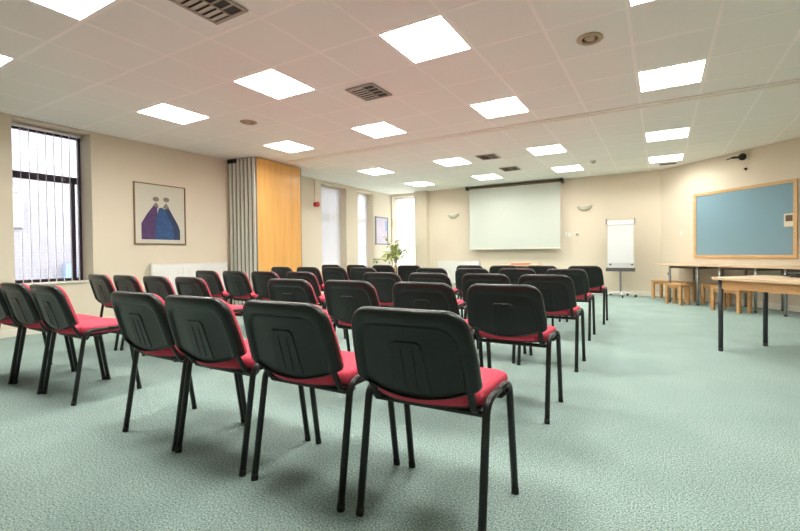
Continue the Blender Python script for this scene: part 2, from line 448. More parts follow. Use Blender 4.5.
for y in LY:
    for i, x in enumerate(LX):
        if L0 is None: L0 = o = make_light()
        else: o = copy_tree(L0)
        o.location = (x, y, CEIL)
        o['label'] = 'lit square ceiling light %s, %s' % (rowname[y], colname[i])

# ------------------------------------------------------------ ceiling vents, detectors
def make_vent():
    root = thing('ceiling_vent', '', 'air vent', (0, 0, 0), 0, 'square grey ceiling air vents')
    h = .18; w = .028; b = MB()
    for x0, x1, y0, y1 in ((-h, h, -h, -h+w), (-h, h, h-w, h), (-h, -h+w, -h+w, h-w), (h-w, h, -h+w, h-w)): b.box(x0, x1, y0, y1, -.014, -.001)
    b.build('frame', M['vent'], root, fix=False, bevel=.004)
    b = MB(); k = h-w; b.box(-k, k, -k, k, -.004, -.001); b.build('backing', M['ventdark'], root, fix=False)
    for i in range(6):
        y = -k+2*k*(i+.5)/6
        b = MB(); b.box(-k, .02, -.022, .022, -.001, .001, mtx=Matrix.Translation((0, y, -.008)) @ Matrix.Rotation(R(14), 4, 'X'))
        b.build('slat', M['ventlit'], root, fix=False)
    for i in range(3):
        y = -k+2*k*(i+1)/4
        b = MB(); b.box(.02, k, -.008, .008, -.001, .001, mtx=Matrix.Translation((0, y, -.008))); b.build('slat', M['vent'], root, fix=False)
    b = MB(); b.box(.014, .026, -k, k, -.013, -.004); b.build('divider', M['vent'], root, fix=False)
    return root
v0 = make_vent()
for i, (x, y, lb) in enumerate([(-2.765, 1.815, 'grey square ceiling vent cut by the top edge, nearest the camera'), (-2.765, 3.61, 'grey square ceiling vent between two lights before the track'), (-2.74, 7.06, 'grey ceiling vent just past the ceiling track, left of a light'), (-2.74, 8.29, 'farthest square ceiling vent, above the projection screen')]):
    o = v0 if i == 0 else copy_tree(v0)
    o.location = (x, y, CEIL-.0045); o['label'] = lb
r_ = thing('slot_vent', 'small dark slot vent in the ceiling beside the farthest right light', 'air vent', (.14, 9.46, CEIL))
b = MB(); b.box(-.15, .15, -.05, .05, -.010, -.0055); b.build('frame', M['vent'], r_, fix=False)
b = MB(); b.box(-.135, .135, -.038, .038, -.016, -.010); b.build('grille', M['ventdark'], r_, fix=False)

def spot(x, y, label, a):
    r = thing('round_downlight', label, 'downlight', (x, y, CEIL-.001), a, 'round beige ceiling downlights')
    b = MB(); b.lathe([(.062, 0), (.10, 0), (.104, -.006), (.096, -.012), (.070, -.014), (.062, -.008), (.062, 0)], 28); b.build('trim_ring', M['tan'], r, fix=False)
    b = MB(); b.lathe([(.061, -.0005), (.0, -.0005)][::-1], 24); b.build('recess', M['bronze'], r, fix=False)
    b = MB(); b.lathe([(.001, -.024), (.02, -.023), (.034, -.018), (.042, -.010), (.045, -.001)], 20, mtx=Matrix.Translation((0, -.014, 0))); b.build('eyeball', M['tan'], r)
spot(-.505, 3.61, 'round beige ceiling downlight at upper right, nearer the camera', .3)
spot(-4.765, 3.645, 'round beige ceiling downlight at left, near the folding partition', 0)
r = thing('smoke_detector', 'small cream smoke detector on the ceiling before the far wall', 'smoke detector', (-1.13, 8.44, CEIL-.001))
b = MB(); b.lathe([(.055, 0), (.055, -.018), (.042, -.026)], 20); b.build('base', M['white'], r)
b = MB(); b.lathe([(.030, -.026), (.030, -.034), (.036, -.036), (.036, -.046), (.001, -.050)], 20); b.build('sensor_head', M['ceramic'], r)
b = MB(); b.lathe([(.031, -.029), (.031, -.033)], 20); b.build('sensing_slot', M['darkgrey'], r)

# ------------------------------------------------------------ conference chairs
def fillet(pts, r, n=6):
    out = [Vector(pts[0])]
    for i in range(1, len(pts)-1):
        p = Vector(pts[i]); a = (Vector(pts[i-1])-p).normalized(); c = (Vector(pts[i+1])-p).normalized()
        ang = a.angle(c); d = r/math.tan(ang/2); s0 = p+a*d; s1 = p+c*d
        bis = (a+c).normalized(); cen = p+bis*(r/math.sin(ang/2))
        v0, v1 = s0-cen, s1-cen; th = v0.angle(v1)
        for k in range(n+1):
            t = k/n; out.append(cen + (v0*math.sin((1-t)*th)+v1*math.sin(t*th))/math.sin(th))
    out.append(Vector(pts[-1])); return out

def back_outline(k=1.0, n=9):
    """outline in local (x, h): h up along backrest, origin at centre bottom"""
    pts = []
    H = .326; wt, wb = .222, .241; rt, rb = .082, .022
    # right side going up from the bottom right corner
    def corner(cx, cy, r, a0, a1): return [(cx+r*math.cos(R(a0+(a1-a0)*i/n)), cy+r*math.sin(R(a0+(a1-a0)*i/n))) for i in range(n+1)]
    right = corner(wb-rb, .050+rb, rb, -80, 0) + [(wb-.002, .12), (wb-.006, .18)] + corner(wt-rt+.004, H-rt, rt, 6, 90)
    top = [(.09, H+.001), (0, H+.002), (-.09, H+.001)]
    left = [(-x, y) for x, y in reversed(right)]
    bot = []
    for i in range(1, 14):
        x = -(wb-rb)+2*(wb-rb)*i/14; s = abs(x)/(wb-rb)
        bot.append((x, .006+.042*s**1.9))
    return right+top+left+bot
LEAN = R(15)
BASE = Vector((0, -.176, .468))
def back_map(x, d, h):
    """x across, d depth towards the sitter, h along the back"""
    d = d + .42*x*x
    c, s = math.cos(LEAN), math.sin(LEAN)
    return Vector((x, BASE.y + d*c - h*s, BASE.z + d*s*.3 + h*c))
def ring_surface(outline, rings, cx, ch):
    b = MB(); n = len(outline); vs = []
    for s, d in rings:
        for x, h in outline: vs.append(back_map(cx+(x-cx)*s, d, ch+(h-ch)*s))
    fs = []
    for i in range(len(rings)-1):
        for q in range(n): fs.append((i*n+q, i*n+(q+1) % n, (i+1)*n+(q+1) % n, (i+1)*n+q))
    b.add(vs, fs, 0, True)
    for k in (0, len(rings)-1):     # caps as fans of a last small ring
        b.add([vs[k*n+q] for q in range(n)], [list(range(n))], 0, True)
    return b
def make_chair():
    root = thing('conference_chair', '', 'chair', (0, 0, 0), 0, 'stacking conference chairs in rows')
    hw = .2365
    # legs : each half of a side frame
    for sx in (-1, 1):
        mid = .005
        for sy, fy, ty in ((-1, -.19, -.122), (1, .19, .125)):
            pts = fillet([(sx*(hw+.002), fy, .008), (sx*hw, ty, .470), (sx*hw, mid, .472)], .058, 8)
            b = MB(); b.tube(pts, .0085, 12, r2=.0145, up=None)
            # elliptical profile: wide side fore-aft
            b = MB(); rings = []
            m_ = len(pts)
            for i, p in enumerate(pts):
                t = (pts[min(i+1, m_-1)]-pts[max(i-1, 0)]).normalized()
                side = Vector((1, 0, 0)); side = (side - t*side.dot(t)).normalized(); up = t.cross(side)
                rings.append([p + side*(.0145*math.cos(q*2*PI/12)) + up*(.0125*math.sin(q*2*PI/12)) for q in range(12)])
            b.add([v for rg in rings for v in rg], [(i*12+q, i*12+(q+1) % 12, (i+1)*12+(q+1) % 12, (i+1)*12+q) for i in range(m_-1) for q in range(12)], 0, True)
            b.add(rings[0], [list(range(12))]); b.add(rings[-1], [list(range(12))])
            lg = b.build('leg', M['black'], root)
            f = MB(); d = (pts[1]-pts[0]).normalized(); p0 = Vector(pts[0])-d*.008
            f.tube([p0, p0+d*.028], .0155, 12, r2=.0135, up=(0, 1, 0)); f.build('foot_cap', M['rubber'], lg)
    for y in (-.105, .10):
        b = MB(); b.tube([(-hw, y, .440), (-.215, y, .418), (.215, y, .418), (hw, y, .440)], .011, 10); b.build('cross_bar', M['black'], root)
    for sx in (-1, 1):
        pts = fillet([(sx*.196, .02, .436), (sx*.196, -.132, .432), tuple(back_map(sx*.200, -.012, .085)), tuple(back_map(sx*.198, -.012, .15))], .03, 5)
        b = MB(); b.tube(pts, .0085, 12, r2=.013, up=(1, 0, 0.001)); 
        b = MB(); b.tube(pts, .009, 12, r2=.0145, up=(1, 0, 0)); b.build('back_post', M['black'], root)
    # seat pad (cushion) and pan
    def seat_outline(k):
        pts = []
        w, yr, yf = .216*k, -.190, .228
        for i in range(0, 13):       # rear edge, bowed backwards
            x = -w+.03+(2*w-.06)*i/12; s = abs(x)/(w-.03); pts.append((x, yr*k+.052*s**2.2))
        for i in range(6): a = R(-90+90*i/5); pts.append((w-.04+.04*math.cos(a), yr*k+.052+.045+.04*math.sin(a)))
        for i in range(7): a = R(90*i/6); pts.append((w-.07+.07*math.cos(a), yf*k-.07+.07*math.sin(a)))
        for i in range(7): a = R(90+90*i/6); pts.append((-w+.07+.07*math.cos(a), yf*k-.07+.07*math.sin(a)))
        for i in range(6): a = R(180+90*i/5); pts.append((-w+.04+.04*math.cos(a), yr*k+.052+.045+.04*math.sin(a)))
        return pts
    def seat_z(x, y): return -.010*((x/.2)**2)*0 - (.16*max(0, y-.10)**2)*6 + .010*max(0, (-y)/.17)
    ol = seat_outline(1.0); n = len(ol)
    def seat_mesh(rings):
        b = MB(); vs = []
        for s, z in rings:
            for x, y in ol: vs.append((x*s, .02+(y-.02)*s, z+seat_z(x*s, y*s)))
        fs = [(i*n+q, i*n+(q+1) % n, (i+1)*n+(q+1) % n, (i+1)*n+q) for i in range(len(rings)-1) for q in range(n)]
        b.add(vs, fs, 0, True); b.add(vs[:n], [list(range(n))], 0, True); b.add(vs[-n:], [list(range(n))], 0, True)
        return b
    st = seat_mesh([(.90, .438), (.97, .440), (1.0, .450), (1.008, .468), (1.0, .482), (.975, .490), (.90, .496), (.7, .499), (.35, .500), (.05, .500)]).build('seat', M['red'], root)
    seat_mesh([(.55, .428), (.86, .429), (.93, .432), (.95, .439), (.5, .4395)]).build('seat_pan', M['shell'], root)
    # backrest shell
    out = back_outline()
    sh = ring_surface(out, [(.90, .004), (.985, .004), (1.0, .002), (1.004, -.008), (1.0, -.018), (.985, -.026), (.955, -.031), (.90, -.0325), (.845, -.031), (.815, -.026), (.80, -.0195), (.77, -.018), (.4, -.020), (.05, -.021)], 0, .022).build('backrest', M['shell'], root)
    # embossed centre panel
    b = MB(); pw0, pw1, h0, h1 = .074, .060, .03, .215
    def panel(pts_, d0, d1):
        k = len(pts_); vs = [back_map(x, d0, h) for x, h in pts_]+[back_map(x*.93, d1, h0+(h-h0)*.97+.001) for x, h in pts_]
        fs = [list(range(k, 2*k))]+[(i, (i+1) % k, k+(i+1) % k, k+i) for i in range(k)]
        b.add(vs, fs, 0)
    pp = [(-pw0, h0), (pw0, h0), (pw1, h1-.02), (pw1-.004, h1-.008), (pw1-.016, h1), (-pw1+.016, h1), (-pw1+.004, h1-.008), (-pw1, h1-.02)]
    panel(pp, -.018, -.0235)
    for x in (-.022, .022):
        vs = [back_map(x+dx, dd, h) for dd in (-.022, -.0240) for dx, h in ((-.003, .04), (.003, .04), (.003, .185), (-.003, .185))]
        b.add(vs, [(0, 1, 2, 3), (4, 5, 6, 7), (0, 1, 5, 4), (1, 2, 6, 5), (2, 3, 7, 6), (3, 0, 4, 7)], 0)
    b.build('moulded_panel', M['shell'], sh)
    # red pad on the sitter's side
    ring_surface([(x*.968, .105+(h-.105)*.978) for x, h in out], [(.90, .003), (.985, .004), (1.0, .008), (1.002, .014), (.99, .022), (.955, .027), (.85, .031), (.5, .033), (.05, .033)], 0, .105).build('back_cushion', M['red'], root)
    return root
CH = []
# right block rows: (rear foot Y, list of centre X), left block
rows = [
    (1.185, [(-.747, 1.20, 1.5), (-1.302, 1.18, .5), (-1.852, 1.175, 0), (-2.362, 1.18, -.5)], [(-3.600, 1.245, -1.5), (-4.110, 1.242, -1.5), (-4.620, 1.239, -1.5), (-5.20, 1.24, 0)]),
    (2.31, [(-.803, 2.32, .5), (-1.335, 2.31, 0), (-1.925, 2.30, -1), (-2.505, 2.29, 0)], [(-3.60, 2.20, -4), (-4.125, 2.20, -4.5), (-4.65, 2.19, -3.5), (-5.175, 2.19, -4)]),
    (3.45, [(-.835, 3.44, 0), (-1.375, 3.47, 1.5), (-1.93, 3.45, -1), (-2.47, 3.43, 0)], [(-3.44, 3.30, -3), (-3.965, 3.26, -3), (-4.49, 3.26, -3.5), (-5.015, 3.25, -2.5)]),
    (4.72, [(-.92, 4.73, 0), (-1.48, 4.72, 1), (-2.035, 4.70, 0), (-2.60, 4.70, -1)], [(-3.68, 4.66, 0), (-4.20, 4.64, 0), (-4.72, 4.64, 1), (-5.26, 4.62, 0)]),
    (5.86, [(-.90, 5.87, 0), (-1.475, 5.86, 0), (-2.03, 5.85, 1), (-2.58, 5.86, 0)], [(-3.66, 5.84, 0), (-4.19, 5.84, -1), (-4.76, 5.84, 0), (-5.36, 5.84, 0)]),
]
rown = ['nearest row', 'second nearest row', 'middle row', 'second farthest row', 'farthest row']
posn = [['right end seat', 'second seat from the right', 'third seat from the right', 'left end seat by the centre aisle'],
        ['right end seat by the centre aisle', 'second seat from the right', 'third seat from the right', 'left end seat by the windows']]
ch0 = None
for ri, (yy, rb_, lb_) in enumerate(rows):
    for bi, blk in enumerate((rb_, lb_)):
        for ci, (x, y, a) in enumerate(blk):
            if ri == 0 and bi == 1 and ci == 3: continue       # outside the frame
            if ch0 is None: ch0 = o = make_chair()
            else: o = copy_tree(ch0)
            o.location = (x, y+.19, 0); o.rotation_euler = (0, 0, R(a))
            o['label'] = 'crimson conference chair in %s, %s block, %s' % (rown[ri], ('right', 'left')[bi], posn[bi][ci])

# ------------------------------------------------------------ folding partition
pt = thing('folding_partition', 'folded stack of orange wood partition panels with grey edges beside the left wall', 'room divider', (-6.97, 5.43, 0), R(4))
PW = .555; z0, z1 = .02, 2.695
nP = 7; th = .086
for i in range(nP):
    x0 = .01 + i*(th+.010)
    w = th
    b = MB(); b.box(x0, x0+w, -PW+.02, PW-.02, z0, z1)
    p = b.build('wood_panel', M['door'], pt)
    b = MB()
    for s in (-1, 1):
        y0, y1 = (-PW, -PW+.02) if s < 0 else (PW-.02, PW)
        b.box(x0+.002, x0+w-.002, y0, y1, z0, z1, 1)
        ye = -PW if s < 0 else PW
        b.box(x0+.020, x0+w-.020, min(ye, ye+s*.022), max(ye, ye+s*.022), z0, z1)
    b.build('aluminium_edge', [M['alu'], M['alushade']], p)
    if i < nP-1:
        b = MB(); b.box(x0+w, x0+w+.010, -PW+.004, PW-.004, z0, z1); b.build('seal', M['alud'], p)
b = MB(); b.box(.06, .12, -.03, .03, z1, CEIL-.013); b.box(.50, .56, -.03, .03, z1, CEIL-.013); b.build('hanger', M['black'], pt)
b = MB(); b.box(.0, .10, -PW-.03, -PW+.05, z1-.06, z1+.012); b.box(.125, .20, -PW-.03, -PW+.05, z1-.06, z1+.012); b.build('top_clamp', M['black'], pt)
b = MB(); b.box(.165, .185, -PW-.030, -PW-.014, .98, 1.06); b.box(.165, .185, -PW-.030, -PW-.014, .86, .93); b.build('lock', M['alu'], pt)

# ------------------------------------------------------------ pictures
p1 = thing('framed_picture', 'framed picture of two robed figures in purple and blue on the left wall', 'picture', (XL, 3.725, 1.63))
W, H = .765, .945
b = MB(); f = .014
for y0, y1, a0, a1 in ((-W/2, W/2, -H/2, -H/2+f), (-W/2, W/2, H/2-f, H/2), (-W/2, -W/2+f, -H/2+f, H/2-f), (W/2-f, W/2, -H/2+f, H/2-f)): b.box(.001, .026, y0, y1, a0, a1)
b.build('frame', M['picframe'], p1, fix=False)
b = MB(); b.box(.002, .012, -W/2+f, W/2-f, -H/2+f, H/2-f); mt = b.build('mount', M['mount'], p1)
def flat(pts, x, mname, name, par):     # pts (u right in the photo = +y, v up) fractions of picture
    b = MB(); k = len(pts); vs = [(x, (u-.5)*W, (.5-v)*H) for u, v in pts]; vs += [(x+.001, a[1], a[2]) for a in vs]
    b.add(vs, [list(range(k)), list(range(k, 2*k))]+[(i, (i+1) % k, k+(i+1) % k, k+i) for i in range(k)])
    return b.build(name, M[mname], par)
flat([(.13, .92), (.13, .66), (.24, .50), (.36, .36), (.43, .36), (.44, .60), (.40, .92)], .012, 'purple', 'left_robe', mt)
flat([(.38, .92), (.40, .62), (.46, .40), (.52, .38), (.62, .44), (.74, .60), (.76, .92)], .0132, 'blue', 'right_robe', mt)
flat([(.56, .38), (.62, .33), (.72, .48), (.84, .66), (.88, .76), (.88, .92), (.76, .92), (.74, .70), (.64, .52)], .0144, 'navy', 'cape', mt)
flat([(.35, .36), (.41, .30), (.46, .36), (.45, .40)], .0144, 'headink', 'collar', mt)
flat([(.54, .38), (.60, .30), (.66, .37), (.60, .41)], .0156, 'headink', 'collar', mt)
def head(cu, cv):
    pts = [(cu+.060*math.cos(a)*(1 if math.cos(a) > 0 else 1.05), cv-.040*math.sin(a)) for a in [i*2*PI/14 for i in range(14)]]
    flat(pts, .0144, 'headink', 'head', mt)
head(.41, .25); head(.61, .245)
p2 = thing('framed_print', 'small blue grey framed print of pale lilac sky on the left wall by the plant', 'picture', (XL, 9.635, 1.635))
W2, H2 = .60, .79; f = .035; b = MB()
for y0, y1, a0, a1 in ((-W2/2, W2/2, -H2/2, -H2/2+f), (-W2/2, W2/2, H2/2-f, H2/2), (-W2/2, -W2/2+f, -H2/2+f, H2/2-f), (W2/2-f, W2/2, -H2/2+f, H2/2-f)): b.box(.001, .026, y0, y1, a0, a1)
b.build('frame', M['bluegrey'], p2, fix=False)
b = MB(); b.box(.002, .012, -W2/2+f, W2/2-f, -H2/2+f, H2/2-f); q = b.build('print', M['skyp'], p2)
b = MB(); b.box(.012, .013, W2/2-f-.10, W2/2-f-.02, .0, H2/2-f-.06); b.build('blue_patch', M['skyb'], q)

# ------------------------------------------------------------ radiators
def radiator(label, loc, rz, L, H):
    r = thing('radiator', label, 'radiator', loc, rz)
    b = MB(); b.box(0, L, .035, .095, 0, H); body = b.build('panel', M['white'], r, bevel=.006)
    b = MB(); n = int(L/.04)
    for i in range(n): x = .02+i*(L-.04)/n; b.box(x, x+.018, .0951, .1, .03, H-.05)
    b.build('fluting', M['white'], body, fix=False)
    b = MB(); b.box(.0, L, .03, .10, H, H+.012); b.build('top_grille', M['white'], r)
    b = MB()
    for x in (.15, L-.15): b.box(x-.02, x+.02, .001, .035, .05, H-.05)
    b.build('bracket', M['white'], r, fix=False)
    b = MB(); b.tube([(L+.012, .065, -.13), (L+.012, .065, .05)], .008); b.tube([(L-.01, .065, .04), (L+.02, .065, .04)], .014); b.build('valve', M['chrome'], r)
radiator('white flat radiator on the left wall behind the left chair rows', (XL, 4.80, .16), R(-90), 1.26, .68)
radiator('white radiator on the far wall below and left of the screen', (-4.18, YF, .16), R(180), 1.22, .60)

# ------------------------------------------------------------ fire alarm
r = thing('fire_alarm_sounder', 'red fire alarm sounder on the left wall with conduit above', 'fire alarm', (XL, 7.07, 2.13))
my = Matrix.Rotation(R(90), 4, 'Y')
b = MB(); b.lathe([(.055, 0.001), (.055, .03), (.048, .034)], 20, mtx=my); b.build('base', M['redplastic'], r)
b = MB(); b.lathe([(.030, .034), (.046, .05), (.060, .085), (.060, .09), (.02, .088), (.001, .08)], 20, mtx=my); b.build('horn', M['redplastic'], r)
b = MB(); b.box(.001, .016, -.010, .010, .056, CEIL-2.13-.008); b.build('conduit', M['skirt'], r)

# ------------------------------------------------------------ projection screen
s = thing('projection_screen', 'large white pull-down projection screen on the far wall', 'projection screen', (-3.245, 10.0, 0))
b = MB(); b.tube([(-1.22, -.03, 2.668), (1.20, -.03, 2.668)], .036, 14); b.build('roller_case', M['bronze'], s)
for x in (-1.235, 1.215):
    b = MB(); b.box(x-.018, x+.018, -.08, .1195, 2.620, 2.712); b.build('end_bracket', M['black'], s, bevel=.004)
b = MB(); b.box(-1.165, 1.165, -.032, -.029, 1.085, 2.64); fb = b.build('fabric', M['screen'], s)
b = MB(); b.box(-1.165, 1.165, -.046, -.016, 1.060, 1.085); b.build('bottom_bar', M['ceramic'], s, bevel=.004)
b = MB(); b.box(-1.167, -1.155, -.0335, -.0325, 1.09, 2.63); b.box(1.155, 1.167, -.0335, -.0325, 1.09, 2.63); b.build('border', M['alu'], fb)

# ------------------------------------------------------------ wall uplighters
def uplight(x, z, label):
    r = thing('wall_uplighter', label, 'wall lamp', (x, YF, z), 0, 'half bowl wall uplighters')
    b = MB(); n = 18; m_ = 7; vs = []
    for j in range(m_+1):
        ph = R(90*j/m_)
        for i in range(n+1):
            th = R(180+180*i/n); vs.append((.165*math.cos(ph)*math.cos(th), .12*math.cos(ph)*math.sin(th)-.001, -.125*math.sin(ph)))
    b.add(vs, [(j*(n+1)+i, j*(n+1)+i+1, (j+1)*(n+1)+i+1, (j+1)*(n+1)+i) for j in range(m_) for i in range(n)], 0, True)
    o = b.build('bowl', M['ceramic'], r, fix=False)
    so = o.modifiers.new('thick', 'SOLIDIFY'); so.thickness = .006
    b = MB(); b.box(-.04, .04, -.03, -.001, -.08, -.02); b.build('wall_bracket', M['white'], r)
uplight(-4.95, 2.06, 'cream half-bowl wall uplighter left of the projection screen')
uplight(-1.55, 2.065, 'cream half-bowl wall uplighter between the screen and the flipchart')
r = thing('wall_socket', 'small white wall socket just right of the screen bottom corner', 'socket', (-1.93, YF, 1.385))
b = MB(); b.box(-.055, .055, -.022, -.001, -.045, .045); b.build('plate', M['white'], r, bevel=.004)
b = MB(); b.box(-.01, .01, -.026, -.022, -.01, .012); b.build('switch', M['darkgrey'], r)
r = thing('wall_switch', 'small grey wall switch right of the white socket near the screen', 'switch', (-1.72, YF, 1.40))
b = MB(); b.lathe([(.045, .001), (.045, .018), (.035, .026)], 18, mtx=Matrix.Rotation(R(90), 4, 'X')); b.build('plate', M['ceramic'], r)
b = MB(); b.lathe([(.016, .026), (.016, .036), (.002, .038)], 12, mtx=Matrix.Rotation(R(90), 4, 'X')); b.build('knob', M['darkgrey'], r)

# ------------------------------------------------------------ flipchart
fc = thing('flipchart_easel', 'white flipchart easel on a wheeled star base by the far wall', 'flipchart', (-.755, 9.70, 0), R(2))
tl = Matrix.Translation((0, 0, 0)) @ Matrix.Rotation(R(-3), 4, 'X')
b = MB(); b.box(-.265, .265, -.012, .012, .60, 1.655, mtx=tl); bo = b.build('board', M['boardw'], fc, bevel=.004)
b = MB(); b.box(-.25, .25, -.020, -.0125, .72, 1.60, mtx=tl); b.build('paper_pad', M['paper'], fc)
b = MB(); b.box(-.268, .268, -.034, -.0205, 1.555, 1.645, mtx=tl); cl = b.build('paper_clamp', M['white'], fc, bevel=.006)
for x in (-.28, .28):
    b = MB(); b.box(x-.016, x+.016, -.045, .016, 1.575, 1.69, mtx=tl); b.build('clamp_end', M['greyleg'], cl, bevel=.004)
b = MB(); b.box(-.29, .29, -.10, -.013, .545, .60, mtx=tl); b.box(-.29, .29, -.10, -.092, .60, .622, mtx=tl); b.build('pen_tray', M['darkgrey'], fc)
for x in (-.20, .23):
    b = MB(); b.lathe([(.020, 0), (.020, .012), (.012, .016)], 14, mtx=tl @ Matrix.Translation((x, -.013, .695)) @ Matrix.Rotation(R(90), 4, 'X')); b.build('magnet', M['darkgrey'], fc)
b = MB(); b.tube([(0, .02, .09), (0, .02, .40), (0, .05, .50), (0, .085, 1.1)], .020, 12); b.build('stem', M['greyleg'], fc)
for k in range(5):
    a = R(-90+72*k+10); d = Vector((math.cos(a), math.sin(a), 0)); e = d*.30+Vector((0, .02, 0))
    b = MB(); b.tube([(0, .02, .10), (e.x*.5, e.y*.5+.01, .088), (e.x, e.y, .065)], .018, 8, r2=.014); lg = b.build('base_leg', M['white'], fc)
    b = MB(); b.lathe([(.0255, -.011), (.0265, -.008), (.0265, .008), (.0255, .011)], 14, mtx=Matrix.Translation((e.x, e.y, .0265)) @ Matrix.Rotation(a, 4, 'Z') @ Matrix.Rotation(R(90), 4, 'X'))
    b.tube([(e.x, e.y, .05), (e.x, e.y, .066)], .008, 8); b.build('castor', M['rubber'], lg)

# ------------------------------------------------------------ presenter's table by the screen + folder
def table(name, label, loc, rz, w, d, h, top, under, legm, legr=.02, inset=.06, apron=.06, th=.028, group=None, over=None, capm=None):
    r = thing(name, label, 'table', loc, rz, group)
    b = MB(); b.prism(rrect(w, d, .012, 3), h-th, h); tp = b.build('tabletop', M[top], r, bevel=.003)
    if over is None: over = (inset, w-inset)
    x0, x1 = -w/2+over[0], -w/2+over[1]; y0, y1 = -d/2+inset, d/2-inset
    b = MB(); t = .018
    b.box(x0, x1, y0-t/2, y0+t/2, h-th-apron, h-th); b.box(x0, x1, y1-t/2, y1+t/2, h-th-apron, h-th)
    b.box(x0-t/2, x0+t/2, y0+t/2, y1-t/2, h-th-apron, h-th); b.box(x1-t/2, x1+t/2, y0+t/2, y1-t/2, h-th-apron, h-th)
    b.build('apron', M[under], r, fix=False)
    for x in (x0, x1):
        for y in (y0, y1):
            b = MB(); b.lathe([(legr, .03), (legr, h-th)], 16, c=(x, y, 0)); lg = b.build('leg', M[legm], r)
            b = MB(); b.lathe([(legr*.75, 0), (legr*.95, .006), (legr*1.08, .03)], 16, c=(x, y, 0)); b.build('foot_cap', M[capm or legm], lg)
    return r
table('presentation_table', 'small beech topped table at the front below the projection screen', (-2.47, 8.15, 0), 0, .78, .55, .735, 'beech', 'brown', 'greyleg')
f_ = thing('paper_folder', 'red folder lying on the small table below the screen', 'folder', (-2.45, 8.02, .735), R(3))
b = MB(); b.box(-.17, .17, -.12, .12, .0, .006); b.build('back_cover', M['folder'], f_)
b = MB(); b.box(-.165, .165, -.115, .115, .006, .018); b.build('papers', M['postpaper'], f_)
b = MB(); b.box(-.17, .17, -.12, .12, .018, .026); b.build('front_cover', M['folder'], f_)

# ------------------------------------------------------------ tables along the angled wall (local x along wall, y into wall)
AW = math.atan2(D.y, D.x)
def on_wall(t, dist): p = cw(t, dist); return (p.x, p.y, 0)
# local +y points away from the room (towards wall) = -N ; rotation AW gives x->D, y-> (-D.y, D.x) = -N
for (tc, lb, xo) in ((1.05, 'leftmost of the grey legged tables along the angled wall under the pinboard', (.36, .95)),
                     (2.13, 'middle grey legged table along the angled wall under the pinboard', (.21, .79)),
                     (3.13, 'rightmost wall table, cut off by the right edge of the picture', (.21, .79))):
    w = 1.13 if xo[0] > .3 else .99
    table('wall_table', lb, on_wall(tc, .375), AW, w, .71, .72, 'beech', 'brown', 'greyleg', .021, .05, .045, .026, 'wall tables under the pinboard', over=xo, capm='darkgrey')

# low benches
def bench(label, t0, t1, d0, d1, h=.375, rot=0):
    w, d = t1-t0, d1-d0; p = on_wall((t0+t1)/2, (d0+d1)/2)
    r = thing('low_bench', label, 'bench', p, AW+rot, 'low wooden benches')
    b = MB(); b.prism(rrect(w, d, .015, 3), h-.03, h); b.build('seat_top', M['orange'], r, bevel=.003)
    b = MB(); x, y = w/2-.035, d/2-.035
    b.box(-x, x, -y-.008, -y+.008, h-.075, h-.03); b.box(-x, x, y-.008, y+.008, h-.075, h-.03); b.build('rail', M['orange'], r, fix=False)
    for sx in (-1, 1):
        for sy in (-1, 1):
            b = MB(); b.box(sx*x-.024, sx*x+.024, sy*y-.024, sy*y+.024, 0, h-.03); lg = b.build('leg', M['orange'], r, bevel=.003)
bench('long low wooden bench under the leftmost wall table, sticking out to the left', .19, 1.02, .20, .48)
bench('short low wooden bench standing in front of the leftmost wall table', .985, 1.34, .715, .97)
bench('low wooden bench pushed under the wall tables, behind the dark table leg', 1.33, 1.74, .24, .50)
bench('low wooden bench partly hidden behind the near table', 1.93, 2.42, .715, 1.02)

# near table
NA = math.atan2(-.69, .72)
nt_ = table('meeting_table', 'beech topped table with orange brown apron and dark round legs at the right edge', (0, 0, 0), NA+R(0), 1.40, .72, .712, 'beech', 'orange', 'darkleg', .021, .055, .085, .026)
cn = Vector((.435, 4.765)); ux = Vector((math.cos(NA), math.sin(NA))); uy = Vector((-ux.y, ux.x))
cpos = cn + ux*.70 + uy*.36
nt_.location = (cpos.x, cpos.y, 0)
# cables on it
pc = cn + ux*.47 + uy*.545
r = thing('cable_coil', 'loosely coiled black cable lying on the near table at the right edge', 'cable', (pc.x, pc.y, .712))
b = MB(); pts = []
for i in range(90):
    a = i*.24; rad = .09+.02*math.sin(i*.37); pts.append((rad*1.35*math.cos(a), rad*math.sin(a), .007+.016*(i/90)+.006*math.sin(i*.9)**2))
b.tube(pts, .006, 8); b.build('cord', M['cable'], r)
b = MB(); b.tube([(.02, -.16, .006), (.08, -.13, .02), (.16, -.15, .012), (.24, -.12, .006)], .006, 8); b.build('white_cord', M['wcable'], r)

# ------------------------------------------------------------ pinboard
pb = thing('pinboard', 'large blue felt pinboard with beech frame on the angled wall', 'pinboard', (*cw(1.70), 0), AW)
W3 = 1.80; zb, zt = .835, 2.085; f = .055
b = MB()
b.box(-W3/2, W3/2, -.030, -.001, zb, zb+f); b.box(-W3/2, W3/2, -.030, -.001, zt-f, zt)
b.box(-W3/2, -W3/2+f, -.030, -.001, zb+f, zt-f); b.box(W3/2-f, W3/2, -.030, -.001, zb+f, zt-f)
b.build('frame', M['edge'], pb, fix=False, bevel=.003)
b = MB(); b.box(-W3/2+f, W3/2-f, -.018, -.002, zb+f, zt-f); b.build('felt_panel', M['felt'], pb)
ps = thing('notice_card', 'small cream notice card with brown picture pinned at the right of the blue board', 'notice', (*cw(2.475, .0205), 1.445), AW+0)
b = MB(); b.box(-.065, .085, -.003, 0, -.105, .105); b.build('card', M['postpaper'], ps)
b = MB(); b.box(-.040, .060, -.0045, -.003, -.02, .075); b.build('photo_print', M['postpic'], ps)

